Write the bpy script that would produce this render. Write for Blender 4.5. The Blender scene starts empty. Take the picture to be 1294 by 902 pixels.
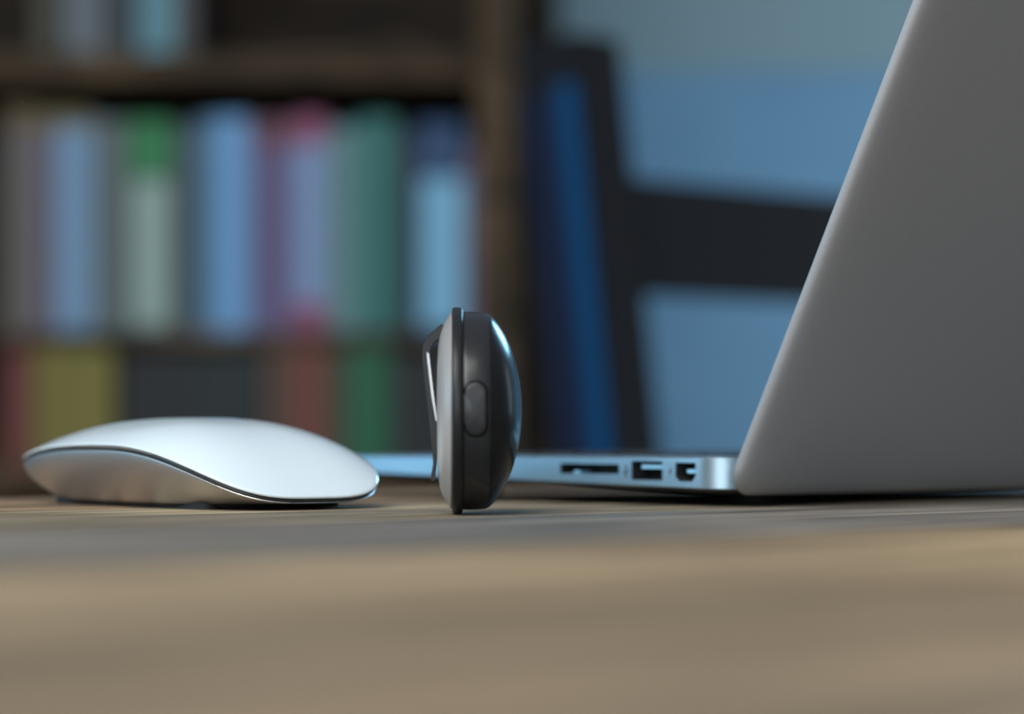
import bpy, bmesh, math, random
from mathutils import Vector, Matrix
C = bpy.context.scene.collection
random.seed(4)
TZ = 0.75          # table top height (m)
F, PX, PY, H = 3000.0, 647.0, 555.0, 20.0   # focal length and principal point (px of 1294x902), eye height over table (mm)

# ------------------------------------------------------------ camera, world, lights, exposure
cam_d = bpy.data.cameras.new('camera'); cam = bpy.data.objects.new('camera', cam_d); C.objects.link(cam)
cam.location = (0, 0, TZ + H/1000); cam.rotation_euler = (math.pi/2, 0, 0)
cam_d.sensor_width = 36; cam_d.lens = 36*F/1294; cam_d.shift_y = (PY-451)/1294
cam_d.clip_start = 0.01; cam_d.clip_end = 50
cam_d.dof.use_dof = True; cam_d.dof.focus_distance = 0.652; cam_d.dof.aperture_fstop = 5.7; cam_d.dof.aperture_blades = 0
bpy.context.scene.camera = cam
vs = bpy.context.scene.view_settings
vs.view_transform = 'Standard'; vs.look = 'None'; vs.gamma = 1; vs.use_curve_mapping = False; vs.exposure = 0.0
W = bpy.data.worlds.new('world'); bpy.context.scene.world = W; W.use_nodes = True
W.node_tree.nodes['Background'].inputs[0].default_value = (0.55, 0.72, 0.95, 1)
W.node_tree.nodes['Background'].inputs[1].default_value = 0.26

def area(name, loc, target, sx, sy, power, col):
    l = bpy.data.lights.new(name, 'AREA'); l.shape = 'RECTANGLE'; l.size = sx; l.size_y = sy
    l.energy = power; l.color = col
    o = bpy.data.objects.new(name, l); C.objects.link(o); o.location = loc
    o.rotation_euler = (Vector(target)-Vector(loc)).to_track_quat('-Z', 'Y').to_euler()
    return o
area('ceiling_light', (-0.80, -0.65, 2.35), (-0.05, 0.6, 0.75), 1.7, 1.3, 58, (0.98, 0.98, 0.95))
area('window_light', (-0.25, -2.4, 1.4), (0, 0.7, 0.85), 1.9, 1.3, 29, (0.86, 0.94, 1.0))
area('side_fill_light', (-2.4, 0.7, 1.25), (0, 0.75, 0.8), 1.3, 1.1, 13, (0.36, 0.72, 1.0))  # unseen added light, coloured blue for the laptop side
area('wall_fill_light', (2.6, 3.3, 1.05), (0.6, 5.0, 0.75), 1.2, 1.2, 31, (0.76, 0.93, 1.0))  # added out of view to brighten the back wall
area('blue_rim_light', (1.3, 3.9, 1.75), (0, 0.7, 0.75), 0.6, 0.5, 27, (0.28, 0.66, 1.0))  # added out of view for blue rims on tracker and mouse

# ------------------------------------------------------------ helpers
def srgb(r, g, b):
    f = lambda c: (c/255/12.92) if c/255 <= .04045 else ((c/255+.055)/1.055)**2.4
    return (f(r), f(g), f(b), 1)
def mat(name, col, rough=.5, metal=0., coat=0., noise=0., nscale=40., stretch=(1, 1, 1), bump=0., spec=.5, aniso=0.):
    m = bpy.data.materials.new(name); m.use_nodes = True
    nt = m.node_tree; b = nt.nodes['Principled BSDF']
    b.inputs['Base Color'].default_value = col; b.inputs['Roughness'].default_value = rough
    b.inputs['Metallic'].default_value = metal; b.inputs['Coat Weight'].default_value = coat
    b.inputs['Specular IOR Level'].default_value = spec
    if noise or bump:
        tc = nt.nodes.new('ShaderNodeTexCoord'); mp = nt.nodes.new('ShaderNodeMapping'); n = nt.nodes.new('ShaderNodeTexNoise')
        mp.inputs['Scale'].default_value = stretch; n.inputs['Scale'].default_value = nscale; n.inputs['Detail'].default_value = 5
        nt.links.new(tc.outputs['Object'], mp.inputs[0]); nt.links.new(mp.outputs[0], n.inputs['Vector'])
        if noise:
            r = nt.nodes.new('ShaderNodeMapRange'); r.inputs['To Min'].default_value = 1-noise; r.inputs['To Max'].default_value = 1+noise
            mx = nt.nodes.new('ShaderNodeVectorMath'); mx.operation = 'SCALE'; mx.inputs[0].default_value = col[:3]
            nt.links.new(n.outputs['Fac'], r.inputs['Value']); nt.links.new(r.outputs[0], mx.inputs['Scale'])
            nt.links.new(mx.outputs[0], b.inputs['Base Color'])
        if bump:
            bp = nt.nodes.new('ShaderNodeBump'); bp.inputs['Strength'].default_value = bump; bp.inputs['Distance'].default_value = .0005
            nt.links.new(n.outputs['Fac'], bp.inputs['Height']); nt.links.new(bp.outputs[0], b.inputs['Normal'])
    return m
def obj(name, bm, m, parent=None, smooth=False, scale=.001):
    if scale != 1: bmesh.ops.scale(bm, vec=(scale,)*3, verts=bm.verts)
    me = bpy.data.meshes.new(name); bm.to_mesh(me); bm.free()
    if m: me.materials.append(m)
    if smooth: me.shade_smooth()
    o = bpy.data.objects.new(name, me); C.objects.link(o)
    if parent: o.parent = parent
    return o
def thing(name, label, cat, loc=(0, 0, 0), rotz=0, group=None):
    o = bpy.data.objects.new(name, None); C.objects.link(o); o.empty_display_size = .02
    o.location = loc; o.rotation_euler = (0, 0, rotz); o['label'] = label; o['category'] = cat
    if group: o['group'] = group
    return o
def struct(o): o['kind'] = 'structure'; return o
def bx(bm, x0, x1, y0, y1, z0, z1, bev=0., seg=2):
    r = bmesh.ops.create_cube(bm, size=1)
    vs_ = r['verts']
    bmesh.ops.scale(bm, vec=(x1-x0, y1-y0, z1-z0), verts=vs_)
    bmesh.ops.translate(bm, vec=((x0+x1)/2, (y0+y1)/2, (z0+z1)/2), verts=vs_)
    if bev:
        es = list({e for v in vs_ for e in v.link_edges})
        bmesh.ops.bevel(bm, geom=es, offset=bev, segments=seg, affect='EDGES', profile=.5)
    return bm
def box(*a, **k): return bx(bmesh.new(), *a, **k)
def loft(rings, cap0=True, cap1=True, closed=True):
    bm = bmesh.new(); R = [[bm.verts.new(p) for p in r] for r in rings]
    n = len(R[0])
    for a, b in zip(R, R[1:]):
        for i in range(n if closed else n-1):
            j = (i+1) % n
            bm.faces.new((a[i], a[j], b[j], b[i]))
    if cap0: bm.faces.new(list(reversed(R[0])))
    if cap1: bm.faces.new(R[-1])
    bmesh.ops.recalc_face_normals(bm, faces=bm.faces)
    return bm
def lathe_x(prof, cx=0, cz=0, seg=128):      # revolve (axial, radius) about the local X axis
    rings = []
    for a, r in prof:
        r = max(r, .02)
        rings.append([(cx+a, -r*math.cos(2*math.pi*k/seg), cz+r*math.sin(2*math.pi*k/seg)) for k in range(seg)])
    return loft(rings)
def extrude_poly(pts, f0, f1):              # pts: list of 2D, f0/f1: map 2D -> 3D on either side
    return loft([[f0(p) for p in pts], [f1(p) for p in pts]])
def rrect(x0, x1, y0, y1, r, n=8):
    out = []
    for cx, cy, a0 in ((x1-r, y1-r, 0), (x0+r, y1-r, 90), (x0+r, y0+r, 180), (x1-r, y0+r, 270)):
        for k in range(n+1):
            a = math.radians(a0+90*k/n); out.append((cx+r*math.cos(a), cy+r*math.sin(a)))
    return out
def smooth_angle(o, deg=35):
    o.data.shade_smooth()
    bm = bmesh.new(); bm.from_mesh(o.data)
    for e in bm.edges:
        if len(e.link_faces) == 2: e.smooth = e.calc_face_angle(0) < math.radians(deg)
    bm.to_mesh(o.data); bm.free()
    return o
def gpos(x, d, z=0): return (x/1000, d/1000, TZ+z/1000)
def at(px, py, d): return ((px-PX)*d/F, d, H-(py-PY)*d/F)

# ------------------------------------------------------------ materials
M = {}
def wood_mat(name, base_from_object, c1=None, c2=None, rough=.62):
    m = bpy.data.materials.new(name); m.use_nodes = True; nt = m.node_tree; b = nt.nodes['Principled BSDF']
    tc = nt.nodes.new('ShaderNodeTexCoord'); oi = nt.nodes.new('ShaderNodeObjectInfo')
    def noise(scale, stretch, detail=6, dist=.6):
        mp = nt.nodes.new('ShaderNodeMapping'); mp.inputs['Scale'].default_value = stretch
        ad = nt.nodes.new('ShaderNodeVectorMath'); ad.operation = 'ADD'
        sc = nt.nodes.new('ShaderNodeVectorMath'); sc.operation = 'SCALE'; sc.inputs[0].default_value = (7, 13, 3)
        nt.links.new(oi.outputs['Random'], sc.inputs['Scale'])
        nt.links.new(tc.outputs['Object'], ad.inputs[0]); nt.links.new(sc.outputs[0], ad.inputs[1])
        n = nt.nodes.new('ShaderNodeTexNoise'); n.inputs['Scale'].default_value = scale; n.inputs['Detail'].default_value = detail
        n.inputs['Distortion'].default_value = dist
        nt.links.new(ad.outputs[0], mp.inputs[0]); nt.links.new(mp.outputs[0], n.inputs['Vector']); return n
    fine = noise(8, (.8, 14, 7)); mott = noise(9, (1.6, 3.2, 3), 3, .2); broad = noise(5, (.7, 5, 3), 5)
    r1 = nt.nodes.new('ShaderNodeValToRGB'); e = r1.color_ramp.elements
    e[0].position = .33; e[0].color = (.42, .40, .39, 1); e[1].position = .66; e[1].color = (1.28, 1.26, 1.22, 1)
    r2 = nt.nodes.new('ShaderNodeValToRGB'); e = r2.color_ramp.elements
    e[0].position = .35; e[0].color = (.62, .61, .61, 1); e[1].position = .62; e[1].color = (1.22, 1.15, 1.05, 1)
    nt.links.new(fine.outputs['Fac'], r1.inputs[0]); nt.links.new(broad.outputs['Fac'], r2.inputs[0])
    m1 = nt.nodes.new('ShaderNodeVectorMath'); m1.operation = 'MULTIPLY'
    nt.links.new(r1.outputs[0], m1.inputs[0]); nt.links.new(r2.outputs[0], m1.inputs[1])
    m2 = nt.nodes.new('ShaderNodeVectorMath'); m2.operation = 'MULTIPLY'
    nt.links.new(m1.outputs[0], m2.inputs[0])
    r3 = nt.nodes.new('ShaderNodeMapRange'); r3.inputs['From Min'].default_value = .3; r3.inputs['From Max'].default_value = .7
    r3.inputs['To Min'].default_value = .70; r3.inputs['To Max'].default_value = 1.22
    nt.links.new(mott.outputs['Fac'], r3.inputs['Value'])
    m0 = nt.nodes.new('ShaderNodeVectorMath'); m0.operation = 'SCALE'
    nt.links.new(m1.outputs[0], m0.inputs[0]); nt.links.new(r3.outputs[0], m0.inputs['Scale']); nt.links.new(m0.outputs[0], m2.inputs[0])
    if base_from_object: nt.links.new(oi.outputs['Color'], m2.inputs[1])
    else: m2.inputs[1].default_value = c1[:3]
    nt.links.new(m2.outputs[0], b.inputs['Base Color'])
    b.inputs['Roughness'].default_value = rough; b.inputs['Specular IOR Level'].default_value = .1
    bp = nt.nodes.new('ShaderNodeBump'); bp.inputs['Strength'].default_value = .8; bp.inputs['Distance'].default_value = .0008
    nt.links.new(fine.outputs['Fac'], bp.inputs['Height']); nt.links.new(bp.outputs[0], b.inputs['Normal'])
    return m
M['plank'] = wood_mat('plank_wood', True)
M['shelf'] = wood_mat('shelf_wood', False, srgb(104, 88, 71))
M['dark_wood'] = wood_mat('dark_wood', False, srgb(62, 54, 47))
M['alu'] = mat('brushed_aluminium', (.47, .62, .71, 1), .37, 1., noise=.04, nscale=300, bump=.06)  # neutral metal; reflected blue light is tinted into the base colour
M['lid'] = mat('blasted_aluminium', (.385, .385, .392, 1), .6, .5, noise=.05, nscale=900, bump=.12)
M['mouse_alu'] = mat('mouse_aluminium', (.54, .52, .51, 1), .45, 1., noise=.03, nscale=400)
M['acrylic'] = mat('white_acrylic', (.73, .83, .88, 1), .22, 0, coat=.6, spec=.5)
M['black'] = mat('black_plastic', (.020, .020, .021, 1), .38, 0)
M['rubber'] = mat('black_rubber', (.014, .014, .015, 1), .7, 0)
M['gloss'] = mat('gloss_black', (.017, .017, .018, 1), .2, 0, spec=.45)
M['gap'] = mat('groove_black', (.002, .002, .002, 1), .9, spec=0.)
M['under'] = mat('shaded_bottom_cover', (.045, .042, .040, 1), .6, .2)  # shade under the laptop set into the colour of an aluminium cover
M['side'] = mat('side_band_black', (.021, .021, .022, 1), .28, 0, spec=.4)
M['gloss'].node_tree.nodes['Principled BSDF'].inputs['IOR'].default_value = 1.2
M['satin'] = mat('satin_black', (.016, .016, .017, 1), .36, 0, spec=.3)
M['button'] = mat('button_grey', (.022, .022, .023, 1), .38, 0, spec=.3)
M['silver'] = mat('silver_shell', (.46, .43, .41, 1), .36, .35)
M['steel'] = mat('bright_steel', (.45, .45, .45, 1), .35, 1.)
M['port'] = mat('port_plastic', (.020, .020, .022, 1), .5)
M['tongue'] = mat('port_tongue', srgb(150, 205, 235), .35, .3)
M['print'] = mat('printed_symbol', (.05, .06, .07, 1), .6)
M['key'] = mat('key_plastic', (.016, .016, .018, 1), .55)
M['screen'] = mat('dark_screen_glass', (.008, .008, .010, 1), .12)
M['chair'] = mat('chair_paint', srgb(30, 30, 34), .6, noise=.1, nscale=8, spec=.2)
M['chair_navy'] = mat('navy_paint', srgb(26, 34, 58), .6, spec=.2)
M['chair_sheen'] = mat('blue_sheen_paint', srgb(14, 72, 116), .6, spec=.2)  # blue window reflection on the post, held in a flat colour
M['paper'] = mat('paper', srgb(150, 145, 132), .9, noise=.08, nscale=200, stretch=(60, 1, 1))
M['floor'] = wood_mat('floor_boards', False, srgb(86, 74, 62))

# ------------------------------------------------------------ room
def wall_paint():
    m = bpy.data.materials.new('blue_wall_paint'); m.use_nodes = True; nt = m.node_tree; b = nt.nodes['Principled BSDF']
    tc = nt.nodes.new('ShaderNodeTexCoord'); n = nt.nodes.new('ShaderNodeTexNoise'); n.inputs['Scale'].default_value = 3
    r = nt.nodes.new('ShaderNodeValToRGB'); e = r.color_ramp.elements
    e[0].position = .3; e[0].color = srgb(112, 158, 194); e[1].position = .7; e[1].color = srgb(122, 168, 202)
    nt.links.new(tc.outputs['Object'], n.inputs['Vector']); nt.links.new(n.outputs['Fac'], r.inputs[0])
    nt.links.new(r.outputs[0], b.inputs['Base Color']); b.inputs['Roughness'].default_value = .8
    return m
M['wall'] = wall_paint()
M['wall_top'] = mat('grey_teal_wall_paint', srgb(140, 166, 176), .8, noise=.05, nscale=3)
struct(obj('floor', box(-3.2, 3.2, -3.2, 5.1, -.1, 0), M['floor'], scale=1))
wb = struct(obj('wall_back', box(-3.2, 3.2, 5.0, 5.1, 0, 1.545), M['wall'], scale=1))
wb2 = obj('upper_wall_band', box(-3.2, 3.2, 4.995, 5.1, 1.545, 2.7), M['wall_top'], wb, scale=1)
struct(obj('wall_left', box(-3.3, -3.2, 1.4, 5.1, 0, 2.7), M['wall_top'], scale=1))
struct(obj('dark_strip_1', box(0.005, .1, 4.93, 4.995, 0, 2.7, bev=.008), M['dark_wood'], scale=1))  # dark upright strip against the back wall

# ------------------------------------------------------------ table (planks run along u, depth p along v)
ANG = math.atan2(.688, .726)
U, V = Vector((math.cos(ANG), math.sin(ANG), 0)), Vector((-math.sin(ANG), math.cos(ANG), 0))
table = thing('wooden_table', 'weathered grey-brown plank table top carrying the mouse, tracker and laptop', 'table', (0, 0, TZ), ANG)
tones = [srgb(150, 135, 115), srgb(154, 138, 117), srgb(149, 134, 114), srgb(152, 137, 115), srgb(126, 124, 122), srgb(150, 140, 122), srgb(150, 130, 108)]
ps = [-169, -45, 79, 203, 327, 451, 575, 700]
for k in range(7):
    o = obj('plank', box(-650, 1150, ps[k]+.35, ps[k+1]-.35, -30, 0, bev=.7, seg=2), M['plank'], table)
    o.color = tones[k]
for y0, y1 in ((-140, -118), (648, 670)):
    o = obj('apron', box(-590, 1090, y0, y1, -120, -30), M['plank'], table); o.color = tones[4]
for x0, x1 in ((-590, -568), (1068, 1090)):
    o = obj('apron', box(x0, x1, -118, 648, -120, -30), M['plank'], table); o.color = tones[4]
for x in (-560, 1000):
    for y in (-115, 585):
        o = obj('leg', box(x, x+60, y, y+60, -750, -30, bev=3), M['plank'], table); o.color = tones[4]

# ------------------------------------------------------------ mouse
mx, md, myaw, mL, mW, mn, ze1, ze2, zm, cr, xm, mq = -96.63, 721.57, .889, 134.0, 70.5, 3.5, 10.69, 3.62, 18.51, 7.8, .041, 2.53
mouse = thing('computer_mouse', 'low arched white computer mouse with silver underside at left of table', 'mouse', gpos(mx, md), -myaw)
NT = 160
def plan(t, k=1.0):
    c, s = math.cos(t), math.sin(t)
    return (mL/2*k*math.copysign(abs(c)**(2/mn), c), mW/2*k*math.copysign(abs(s)**(2/mn), s))
def zseam(x):
    u = x/(mL/2)-xm
    um = -u/(1+xm) if u < 0 else u/(1-xm)
    return zm-((zm-ze1) if u < 0 else (zm-ze2))*um**mq
TH = [2*math.pi*i/NT for i in range(NT)]
def ring(k, zf):
    out = []
    for t in TH:
        x, y = plan(t, k); X0 = plan(t, 1.0)[0]
        out.append((x, y, zf(x, X0)))
    return out
rings = [ring(.995, lambda x, X0: zseam(X0)-.35), ring(1.0, lambda x, X0: zseam(X0)-.1)]
for k in (1.0, .99, .975, .95, .92, .88, .83, .77, .7, .62, .53, .43, .33, .22, .11, .02):
    rings.append(ring(k, lambda x, X0, k=k: zseam(x)+.25+cr*(1-k**2.6)))
obj('top_shell', loft(rings), M['acrylic'], mouse, smooth=True)
obj('seam_band', loft([ring(.988, lambda x, X0: zseam(X0)-.2), ring(.986, lambda x, X0: zseam(X0)-1.7)]), M['black'], mouse, smooth=True)
rings = []
zb = 1.6
for q in (0, .04, .12, .22, .34, .47, .6, .72, .83, .92, 1.0):
    k = .992-.23*q**1.7
    rings.append(ring(k, lambda x, X0, q=q: (zseam(X0)-1.6)*(1-q)+min(zb, zseam(X0)-1.9)*q))
obj('metal_body', loft(rings), M['mouse_alu'], mouse, smooth=True)
for s in (-1, 1):                               # the two glide rails under the long sides
    pts = rrect(-44, 44, s*21-3.2, s*21+3.2, 3.1)
    obj('glide_rail', loft([[(x, y, 0) for x, y in pts], [(x, y, 2.2) for x, y in pts]]), M['rubber'], mouse)
obj('base_plate', loft([[(x*.74, y*.72, .5) for x, y in [plan(t) for t in TH]], [(x*.765, y*.765, 1.7) for x, y in [plan(t) for t in TH]]]), M['rubber'], mouse)

# ------------------------------------------------------------ laptop (local x along the hinge, y towards the front edge)
lap = thing('laptop', 'open silver laptop seen from behind, dull metal lid tilted back at right', 'laptop', gpos(67.4, 690), ANG)
def tof(px): k = (px-PX)/F; return (67.4-690*k)/(.688+.726*k)
def zof(px, py): d = 690+.726*tof(px); return H-(py-PY)*d/F
LX, LY0, LY1 = 300.0, 7.5, 192.0
def ztop(y): return 14.9-.45*(y/192)
def zlow(y): return 5.3+3.9*min(1, max(0, (y-10)/182))
def base_ring(ins, zf, r=11):
    return [(x, y, zf(y)) for x, y in rrect(ins, LX-ins, LY0+ins*.7, LY1-ins, max(r-ins*.4, 3), 10)]
rings = [base_ring(1.2, lambda y: zlow(y)-.2), base_ring(.25, lambda y: zlow(y)-.1), base_ring(0, lambda y: zlow(y)+.15),
         base_ring(0, lambda y: ztop(y)-.45), base_ring(.45, lambda y: ztop(y))]
bmb = loft(rings)
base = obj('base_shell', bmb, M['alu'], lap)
# port cut-outs through the side wall
def tz(pts): return [(tof(px), zof(px, py)) for px, py in pts]
def chamfer_rect(x0, x1, y0, y1, c0=.0, c1=.0):
    w = x1-x0
    return [(x0, y0), (x1, y0), (x1, y1-c1), (x1-c0, y1), (x0+c0, y1), (x0, y1-c1)]
ports = {'card_slot': [(708, 585.2), (782, 586.8), (782, 598.6), (708, 598.2)],
         'usb_port': [(798, 582.2), (837, 583), (837, 606.8), (798, 606.2)],
         'display_port': [(853.5, 584.3), (879, 584.8), (879, 601.5), (874.5, 608.3), (858.5, 608.0), (853.5, 602)]}
cutters = []
for nm, pp in ports.items():
    p2 = tz(pp)
    c = obj('cut', extrude_poly(p2, lambda p: (-5, p[0], p[1]), lambda p: (9, p[0], p[1])), None)
    c.parent = lap
    md_ = base.modifiers.new('b', 'BOOLEAN'); md_.operation = 'DIFFERENCE'; md_.object = c; md_.solver = 'EXACT'
    cutters.append(c)
bpy.context.view_layer.update()
dg = bpy.context.evaluated_depsgraph_get()
me = bpy.data.meshes.new_from_object(base.evaluated_get(dg))
base.modifiers.clear(); base.data = me
if not me.materials: me.materials.append(M['alu'])
for c in cutters: bpy.data.objects.remove(c)
smooth_angle(base, 28)
bc = obj('bottom_cover', loft([base_ring(26, lambda y: 2.6+.4*max(0, y)/192*8), base_ring(12, lambda y: 3.3+3.0*max(0, y)/192), base_ring(4, lambda y: zlow(y)-1.1), base_ring(1.2, lambda y: zlow(y)-.22)]), M['under'], lap, smooth=True)  # coloured dark for the shade below the base
for nm, pp in ports.items():
    p2 = tz(pp); cy = sum(p[0] for p in p2)/len(p2); cz = sum(p[1] for p in p2)/len(p2)
    shr = [(cy+(a-cy)*.985, cz+(b-cz)*.985) for a, b in p2]
    bm = loft([[(.5, a, b) for a, b in shr], [(8.6, a, b) for a, b in shr]], cap0=False)   # open dark liner
    port = obj(nm, bm, M['port'], lap)
    if nm == 'usb_port':
        q = tz([(808, 587.0), (836.6, 587.6), (836.6, 592.4), (808, 591.8)])
        obj('tongue', extrude_poly(q, lambda p: (1.0, p[0], p[1]), lambda p: (8, p[0], p[1])), M['tongue'], port)
    if nm == 'display_port':
        q = tz([(866, 593.0), (878.8, 593.3), (878.8, 598.0), (866, 597.7)])
        obj('tongue', extrude_poly(q, lambda p: (.9, p[0], p[1]), lambda p: (8, p[0], p[1])), M['tongue'], port)
    if nm == 'card_slot':
        q = tz([(722, 594.5), (729, 594.5), (729, 598), (722, 598)])
        obj('slot_glint', extrude_poly(q, lambda p: (1.2, p[0], p[1]), lambda p: (6, p[0], p[1])), M['tongue'], port)  # pale piece standing in for a blue glint inside the slot
def flat(polys):
    bm = bmesh.new()
    for pl in polys:
        a = [bm.verts.new((-.02, t, z)) for t, z in pl]; b = [bm.verts.new((-.06, t, z)) for t, z in pl]
        bm.faces.new(b)
        for i in range(len(pl)):
            j = (i+1) % len(pl); bm.faces.new((a[i], a[j], b[j], b[i]))
    bmesh.ops.recalc_face_normals(bm, faces=bm.faces)
    return bm
def disc(cx, cy, r, n=12): return [(cx+r*.7*math.cos(2*math.pi*k/n), cy+r*math.sin(2*math.pi*k/n)) for k in range(n)]
usb_sym = [[(790.5, 590), (791.7, 590), (791.7, 601), (790.5, 601)], [(789.4, 590.5), (792.8, 590.5), (791.1, 587)], disc(791.1, 601.6, 1.6),
           [(788.4, 594), (789.2, 594), (789.2, 597.2), (791.1, 599), (791.1, 600.4), (788.4, 598)], [(793, 592), (793.8, 592), (793.8, 595.6), (791.1, 598), (791.1, 596.6), (793, 595)]]
obj('usb_symbol', flat([tz(p) for p in usb_sym]), M['print'], lap)
bolt = [(849.0, 588), (847.6, 594.2), (849.4, 594.6), (845.6, 603), (846.8, 596.8), (845.2, 596.2)]
obj('bolt_symbol', flat([tz(bolt)]), M['print'], lap)
# keyboard: a dark well and black keys on the deck
def deck_z(y): return ztop(y)
kb = bx(bmesh.new(), 22, 278, 26, 122, 14.3, 14.62)
obj('keyboard_well', kb, M['port'], lap)
key_mesh = None
rowsk = [(14, 8.2)]+[(14, 15.6)]*4
yk = 28.5
for r, (n, hgt) in enumerate(rowsk):
    wk = 252/n
    for k in range(n):
        o = obj('key', box(-wk/2+1.0, wk/2-1.0, -hgt/2, hgt/2, 0, 1.1, bev=.35, seg=1), M['key'], lap)
        o.location = ((24+wk*(k+.5))/1000, (yk+hgt/2)/1000, (14.5)/1000)
    yk += hgt+3.0
xk = 24
for w in (16, 16, 16, 20, 82, 20, 16, 16, 16, 16):
    o = obj('key', box(1, w-1, 0, 15.6, 0, 1.1, bev=.35, seg=1), M['key'], lap); o.location = (xk/1000, yk/1000, .0145); xk += w+1.6
tp = rrect(100, 200, 126, 186, 4)
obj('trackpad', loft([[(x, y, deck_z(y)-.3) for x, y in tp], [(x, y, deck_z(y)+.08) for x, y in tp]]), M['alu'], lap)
for x in (44, 256):
    for y in (34, 160):
        z1 = 3.2+3.0*y/192
        obj('rubber_foot', loft([[(x+7*math.cos(a), y+7*math.sin(a), zz) for a in [2*math.pi*k/20 for k in range(20)]] for zz in (0, z1)]), M['rubber'], lap)
# lid: pivots about the hinge; (x, t, n) with t up the lid and n from the outer face to the screen side
PHI = math.radians(26.7)
def lp(x, t, n): return (x, -.5-t*math.sin(PHI)+n*math.cos(PHI), 9.8+t*math.cos(PHI)+n*math.sin(PHI))
def lid_ring(ins, n, r=9.5): return [lp(x, t, n) for x, t in rrect(ins, LX-ins, -8.7+ins, 186-ins, max(r-ins*.6, 2.5), 12)]
rings = [lid_ring(.5, 4.9), lid_ring(.1, 4.6), lid_ring(0, 4.0), lid_ring(.0, 3.3), lid_ring(.35, 2.55), lid_ring(1.1, 1.9), lid_ring(2.6, 1.3), lid_ring(5.5, .8), lid_ring(10, .45), lid_ring(18, .15), lid_ring(28, .0)]
lid = obj('lid_shell', loft(rings), M['lid'], lap); smooth_angle(lid, 40)
obj('screen', loft([[lp(x, t, 4.85) for x, t in rrect(5, 295, 4, 180, 3)], [lp(x, t, 5.15) for x, t in rrect(5, 295, 4, 180, 3)]]), M['screen'], lap)
hb = [[(x, 8.2+2.6*math.cos(a), 10.9+2.6*math.sin(a)) for a in [2*math.pi*k/20 for k in range(20)]] for x in (32, 268)]
obj('hinge', loft(hb), M['black'], lap, smooth=True)

# ------------------------------------------------------------ tracker: a round puck standing on its rim, seen edge-on
TS = 4.73
td = 634.0
trk = thing('clip_on_tracker', 'round black clip-on gadget standing on its rim, edge towards the camera', 'gadget', gpos((580-PX)*td/F, td), math.radians(1.28))
RZ = 130.5/TS                 # centre height = rim radius
def prof(lst): return [((x-580)/TS, r/TS) for x, r in lst]
body = obj('side_band', lathe_x(prof([(584.5, 100), (584.5, 124), (586, 124.8), (590, 125), (600, 125), (610, 124.3), (615.5, 123), (617.6, 121.9), (617.6, 100)]), 0, RZ, 160), M['side'], trk); smooth_angle(body, 30)
cov = obj('front_cover', lathe_x(prof([(617.6, 100), (617.6, 121.6), (619, 120.8), (622, 117.8), (627, 112), (632, 105), (638, 95), (644, 82.5), (649, 69), (653, 54), (656.2, 38), (658.3, 20), (659, 6), (659.1, 0)]), 0, RZ, 160), M['gloss'], trk); smooth_angle(cov, 30)
fl = obj('rim', lathe_x(prof([(571.5, 100), (571.5, 127.5), (572.3, 129.4), (574, 130.4), (577, 130.5), (581, 130.5), (583.3, 129.8), (584.6, 128), (584.9, 125), (585, 100)]), 0, RZ, 160), M['satin'], trk); smooth_angle(fl, 40)
bk = obj('back_shell', lathe_x(prof([(571.6, 100), (571.6, 123), (570.5, 124), (569, 123), (567.6, 121), (567.0, 119), (563, 113.5), (559, 106), (556, 96), (554, 84), (552.9, 66), (552.4, 40), (552.2, 0)]), 0, RZ, 160), M['silver'], trk); smooth_angle(bk, 16)
# pill button on the cylinder wall, facing the camera
def cyl(ax, ang, lift): r = 125/TS+lift; return (ax, -r*math.cos(ang), RZ+r*math.sin(ang))
def pill(w, h, n=10):         # half width/height px -> list of (ax_px, y_px) about the centre
    o = []
    for sgn, a0 in ((1, 0), (-1, 180)):
        for k in range(n+1):
            a = math.radians(a0+180*k/n); o.append((w*math.cos(a), sgn*(h-w)+w*math.sin(a)))
    return o
def pill_ring(w, h, lift):
    o = []
    for dx, dy in pill(w, h):
        yy = 520.5-519.6+dy
        o.append(cyl((600.3+dx-580)/TS, math.asin(yy/125), lift))
    return o
def pill_mesh(w, h, lift, edge):
    rings_ = [pill_ring(w, h, -.3), pill_ring(w, h, lift-edge), pill_ring(w-.5, h-.5, lift)]
    for k in (.8, .6, .4, .2, .05): rings_.append([cyl((600.3+dx*k-580)/TS, math.asin((.9+dy*(.25+.75*k))/125), lift) for dx, dy in pill(w-.5, h-.5)])
    return loft(rings_)
gr = loft([pill_ring(14.6, 34.6, .02), pill_ring(12.4, 32.4, .02)], False, False)
obj('button_groove', gr, M['gap'], trk)
b_ = obj('button', pill_mesh(12.5, 32.5, .10, .06), M['button'], trk); smooth_angle(b_, 40)
# clip on the back
def cpx(x, y): return ((x-580)/TS, RZ-(y-520.0)/TS)
def clip_mesh(pts, hw, off=0): return extrude_poly([cpx(*p) for p in pts], lambda p: (p[0], -hw+off, p[1]), lambda p: (p[0], hw+off, p[1]))
o = obj('clip', clip_mesh([(559, 411), (551, 418), (541, 427), (536.5, 434), (534.2, 443), (534.2, 455), (538, 490), (542.5, 530), (547, 575), (547.5, 587), (544.5, 604), (546, 608), (549.5, 607), (551.5, 590), (552.5, 575), (551.5, 540), (547.5, 500), (543, 458), (543.5, 443), (548, 435), (559, 427)], 6), M['satin'], trk)
obj('clip_edge', clip_mesh([(539.6, 447), (542.6, 449), (547.2, 490), (552.2, 527), (553, 533), (550.8, 533), (545.4, 500), (541, 462)], .6, -6.5), M['steel'], trk)
obj('clip_post', clip_mesh([(547, 533), (556, 533), (556, 572), (548.5, 572)], 5), M['black'], trk)

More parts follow.
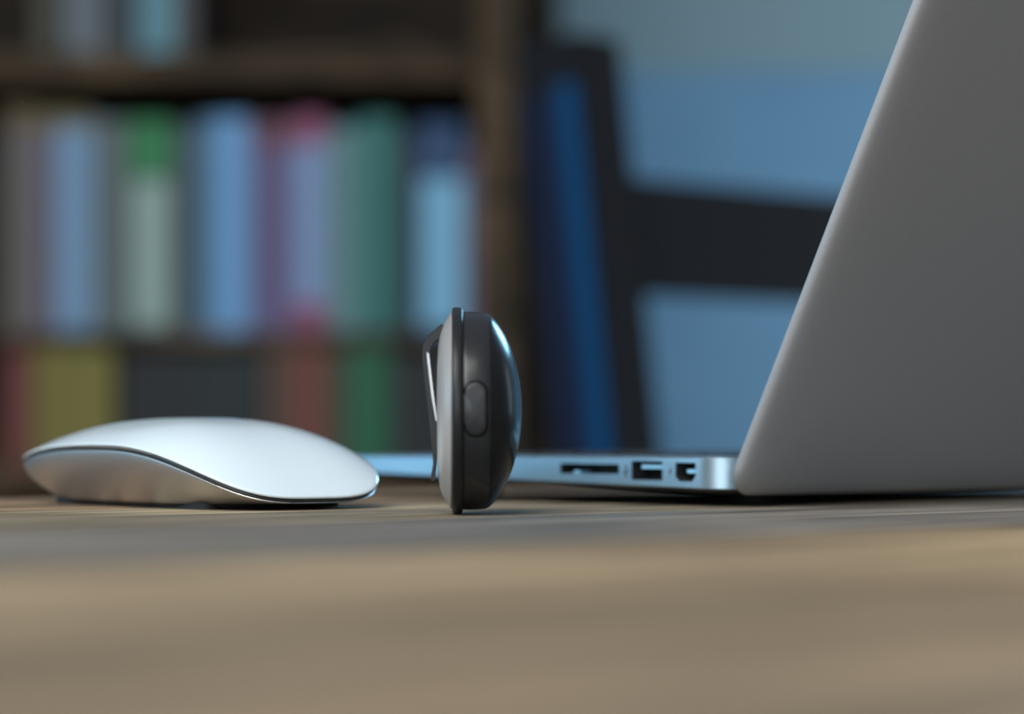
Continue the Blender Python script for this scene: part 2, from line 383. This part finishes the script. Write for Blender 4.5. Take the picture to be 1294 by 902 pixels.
# ------------------------------------------------------------ bookcase
BD = 3500.0                   # distance of its front
bs = BD/F
def X_(px): return (px-PX)*bs
def Z_(py): return H-(py-PY)*bs
xl, xr = -1500.0, X_(648)
case = thing('bookcase', 'brown wooden bookcase with book rows against the back wall at left', 'bookcase', (0, BD/1000, 0))
def zz(py): return 750+Z_(py)
boards = [(626, 590), (434, 418), (100, 66)]
dep = 300
obj('side_panel', box(X_(602), xr, 0, dep, 0, 1900, bev=2), M['shelf'], case)
obj('side_panel', box(xl-36, xl, 0, dep, 0, 1900, bev=2), M['shelf'], case)
for lo, hi in boards:
    obj('shelf_board', box(xl, X_(602), 4, dep, zz(lo), zz(hi), bev=1.5), M['shelf'], case)
obj('shelf_board', box(xl, X_(602), 4, dep, 60, 85, bev=1.5), M['shelf'], case)
obj('shelf_board', box(xl, X_(602), 4, dep, 350, 375, bev=1.5), M['shelf'], case)
obj('top_board', box(xl-36, xr, -8, dep, 1900, 1930, bev=2), M['shelf'], case)
obj('back_panel', box(xl, X_(602), dep, dep+10, 0, 1900), M['dark_wood'], case)
obj('plinth', box(xl, X_(602), 20, 40, 0, 60), M['shelf'], case)
bookm = {}
def bmat(c):
    if c not in bookm: g_ = sum(c)/3; bookm[c] = mat('book_cover_%d' % len(bookm), srgb(*[1.0*(.88*v+.12*g_) for v in c]), .6, noise=.06, nscale=30)
    return bookm[c]
def book(name, label, cat, px0, px1, ytop, ybot, col, bands, group, depth=190, setback=18, lean=0):
    w = (px1-px0)*bs-1.2; h = (ybot-ytop)*bs
    t = thing(name, label, cat, (X_((px0+px1)/2)/1000, (BD+setback)/1000, (zz(ybot)+.3)/1000), 0, group)
    bm = bx(bmesh.new(), -w/2, w/2, 0, 3, 0, h, bev=1.0, seg=2)
    tk = min(2.0, w*.15)
    bx(bm, -w/2, -w/2+tk, 3, depth, 0, h); bx(bm, w/2-tk, w/2, 3, depth, 0, h)
    obj('cover', bm, bmat(col), t)
    obj('page_block', box(-w/2+tk, w/2-tk, 3, depth-5, 4, h-4), M['paper'], t)
    for (f0, f1, g0, g1, c) in bands:        # spine panel: fractions of width and of height
        z0, z1 = h*(1-f1), h*(1-f0)
        obj('spine_panel', box(-w/2+w*g0-.15, -w/2+w*g1+.15, -.5, 1.5, z0, z1), bmat(c), t)
    return t
G1, G2, G3 = 'tall volumes on the middle shelf', 'short volumes on the lower shelf', 'books on the top shelf'
B = 418; L_ = 590
up = [
 ('taupe hardback with tan top at left end of middle shelf', 2, 38, 132, (122, 112, 104), [(0, .1, 0, 1, (120, 92, 52))]),
 ('mauve-grey hardback with tan top left of the pale blue volume', 39, 66, 138, (128, 112, 128), [(0, .09, 0, 1, (132, 112, 66))]),
 ('pale steel-blue volume with tan top above the yellow short book', 67, 114, 140, (134, 176, 214), [(0, .07, 0, 1, (136, 120, 72))]),
 ('grey-green volume right of the pale steel-blue one', 115, 158, 150, (112, 124, 122), []),
 ('pale grey-green volume with bright green top panel', 160, 216, 150, (112, 130, 120), [(0, .27, 0, 1, (48, 150, 84)), (.29, .97, .12, .88, (176, 202, 190))]),
 ('dark slate volume left of the bright blue pair', 217, 243, 158, (78, 92, 96), []),
 ('mid-blue volume left of the brighter blue one', 245, 269, 148, (92, 140, 172), []),
 ('bright sky-blue volume in the middle of the middle shelf', 270, 312, 146, (124, 188, 246), []),
 ('purple volume with dull red top beside the sky-blue one', 314, 368, 150, (116, 104, 150), [(0, .13, 0, 1, (128, 76, 92))]),
 ('pink volume with pale blue spine panel', 369, 412, 144, (176, 86, 124), [(.14, .87, 0.05, .95, (146, 178, 226))]),
 ('grey-teal volume right of the pink one', 414, 452, 158, (112, 160, 160), []),
 ('deep teal volume left of the dark navy ones', 453, 500, 146, (52, 134, 124), []),
 ('narrow charcoal-navy volume left of the light blue panel', 503, 526, 168, (44, 56, 70), []),
 ('navy volume with large light blue lower spine panel', 527, 588, 152, (44, 84, 132), [(.27, .98, .06, .97, (140, 214, 250))]),
 ('thin mauve volume at right end against bookcase side', 589, 601, 190, (150, 116, 138), []),
]
for lab, a, b, yt, c, bd in up: book('book', lab, 'book', a, b, yt, B, c, bd, G1)
low = [
 ('short brick-red volume at left end of lower shelf', 2, 40, 440, (136, 66, 54), []),
 ('short olive-yellow volume, left one of its pair on the lower shelf', 42, 90, 437, (146, 132, 50), []),
 ('short olive-yellow volume, right one of its pair on the lower shelf', 91, 140, 439, (150, 136, 54), []),
 ('short black volume beside the olive-yellow pair', 148, 190, 446, (40, 40, 41), []),
 ('short black volume beside the dark green-black ones', 191, 238, 444, (42, 42, 43), []),
 ('short green-black volume, left one of its pair', 240, 284, 446, (38, 50, 50), []),
 ('short green-black volume left of the brown one', 285, 330, 443, (38, 48, 48), []),
 ('short dull brown volume left of the rust-red one', 333, 366, 438, (106, 76, 58), []),
 ('short rust-red volume left of the olive-green one', 367, 412, 437, (140, 70, 56), []),
 ('narrow short olive-green volume between the rust and green ones', 413, 438, 440, (82, 84, 60), []),
 ('short emerald-green volume at right of lower shelf', 439, 492, 437, (28, 116, 74), []),
 ('short charcoal volume right of the emerald one', 494, 544, 446, (44, 46, 48), []),
 ('short charcoal volume at right end against bookcase side', 546, 600, 444, (46, 44, 46), []),
]
for lab, a, b, yt, c, bd in low: book('book', lab, 'book', a, b, yt, L_, c, bd, G2, depth=150)
top = [
 ('olive-brown book at left end of top shelf', 40, 74, -150, (84, 80, 62), []),
 ('pale grey book on the top shelf', 80, 122, -150, (128, 136, 142), []),
 ('dark slate book between the grey and teal ones on top shelf', 124, 166, -140, (70, 76, 78), []),
 ('pale teal book on the top shelf', 172, 218, -150, (108, 166, 180), []),
 ('grey-brown book at right end of the top shelf row', 219, 244, -130, (92, 86, 84), []),
]
for lab, a, b, yt, c, bd in top: book('book', lab, 'book', a, b, yt, 66, c, bd, G3)

# ------------------------------------------------------------ chair: dark ladder-back behind the table
CD = 2000.0; cs = CD/F
ang_c = math.radians(38.0)
x0c = (727-PX)*cs
chair = thing('chair', 'dark painted ladder-back chair with blue reflection painted on its post behind the laptop', 'chair', (x0c/1000, CD/1000, 0), ang_c)
# local x along the back, local -y towards the viewer (seat side); posts rake backwards (+y) with height
ztop_c = 750+H-(40-PY)*cs
zs_c = 450.0
rk = math.tan(math.radians(8.6))
zref = 750+H-(45-PY)*cs
def yr(z): return (z-zref)*rk if z > zs_c else (zs_c-zref)*rk+(zs_c-z)*.06
def sheared(x0, x1, y0, y1, zl):
    rings_ = [[(x0, y0+yr(z), z), (x1, y0+yr(z), z), (x1, y1+yr(z), z), (x0, y1+yr(z), z)] for z in zl]
    return loft(rings_)
PWd, PDp = 53, 80
for k, xx in enumerate((0, 510)):
    bm = sheared(xx, xx+PWd, 0, PDp, [0, 150, 300, 450, 600, 750, 900, ztop_c])
    bmesh.ops.bevel(bm, geom=[e for e in bm.edges if len(e.link_faces) == 2 and e.calc_face_angle(0) > 1.0], offset=4, segments=2, affect='EDGES')
    post = obj('rear_post', bm, M['chair'], chair)
    sx = xx-1.2 if k == 0 else xx+PWd-.3
    obj('navy_side_panel', sheared(sx, sx+1.5, 30, PDp-3, [500, 750, 900, ztop_c-50]), M['chair_navy'], post)
    obj('blue_sheen_strip', sheared(sx-.4, sx+1.3, 5, 31, [500, 750, 900, ztop_c-42]), M['chair_sheen'], post)  # strip coloured as a blue reflection along the post face
for zt, zb_ in ((750+H-(218-PY)*cs, 750+H-(367-PY)*cs), (690, 610)):
    obj('back_slat', sheared(PWd-3, 513, 20, 48, [zb_, (zb_+zt)/2, zt]), M['chair'], chair)
yb = (zs_c-zref)*rk
obj('seat', box(-4, 567, yb-400, yb+50, zs_c-38, zs_c, bev=6), M['chair'], chair)
for xx in (4, 519): obj('front_leg', box(xx, xx+40, yb-390, yb-350, 0, zs_c-38, bev=3), M['chair'], chair)
for xx in (10, 525): obj('side_stretcher', box(xx, xx+26, yb-350, yb+10, 180, 206), M['chair'], chair)
obj('front_stretcher', box(44, 519, yb-382, yb-358, 230, 258), M['chair'], chair)
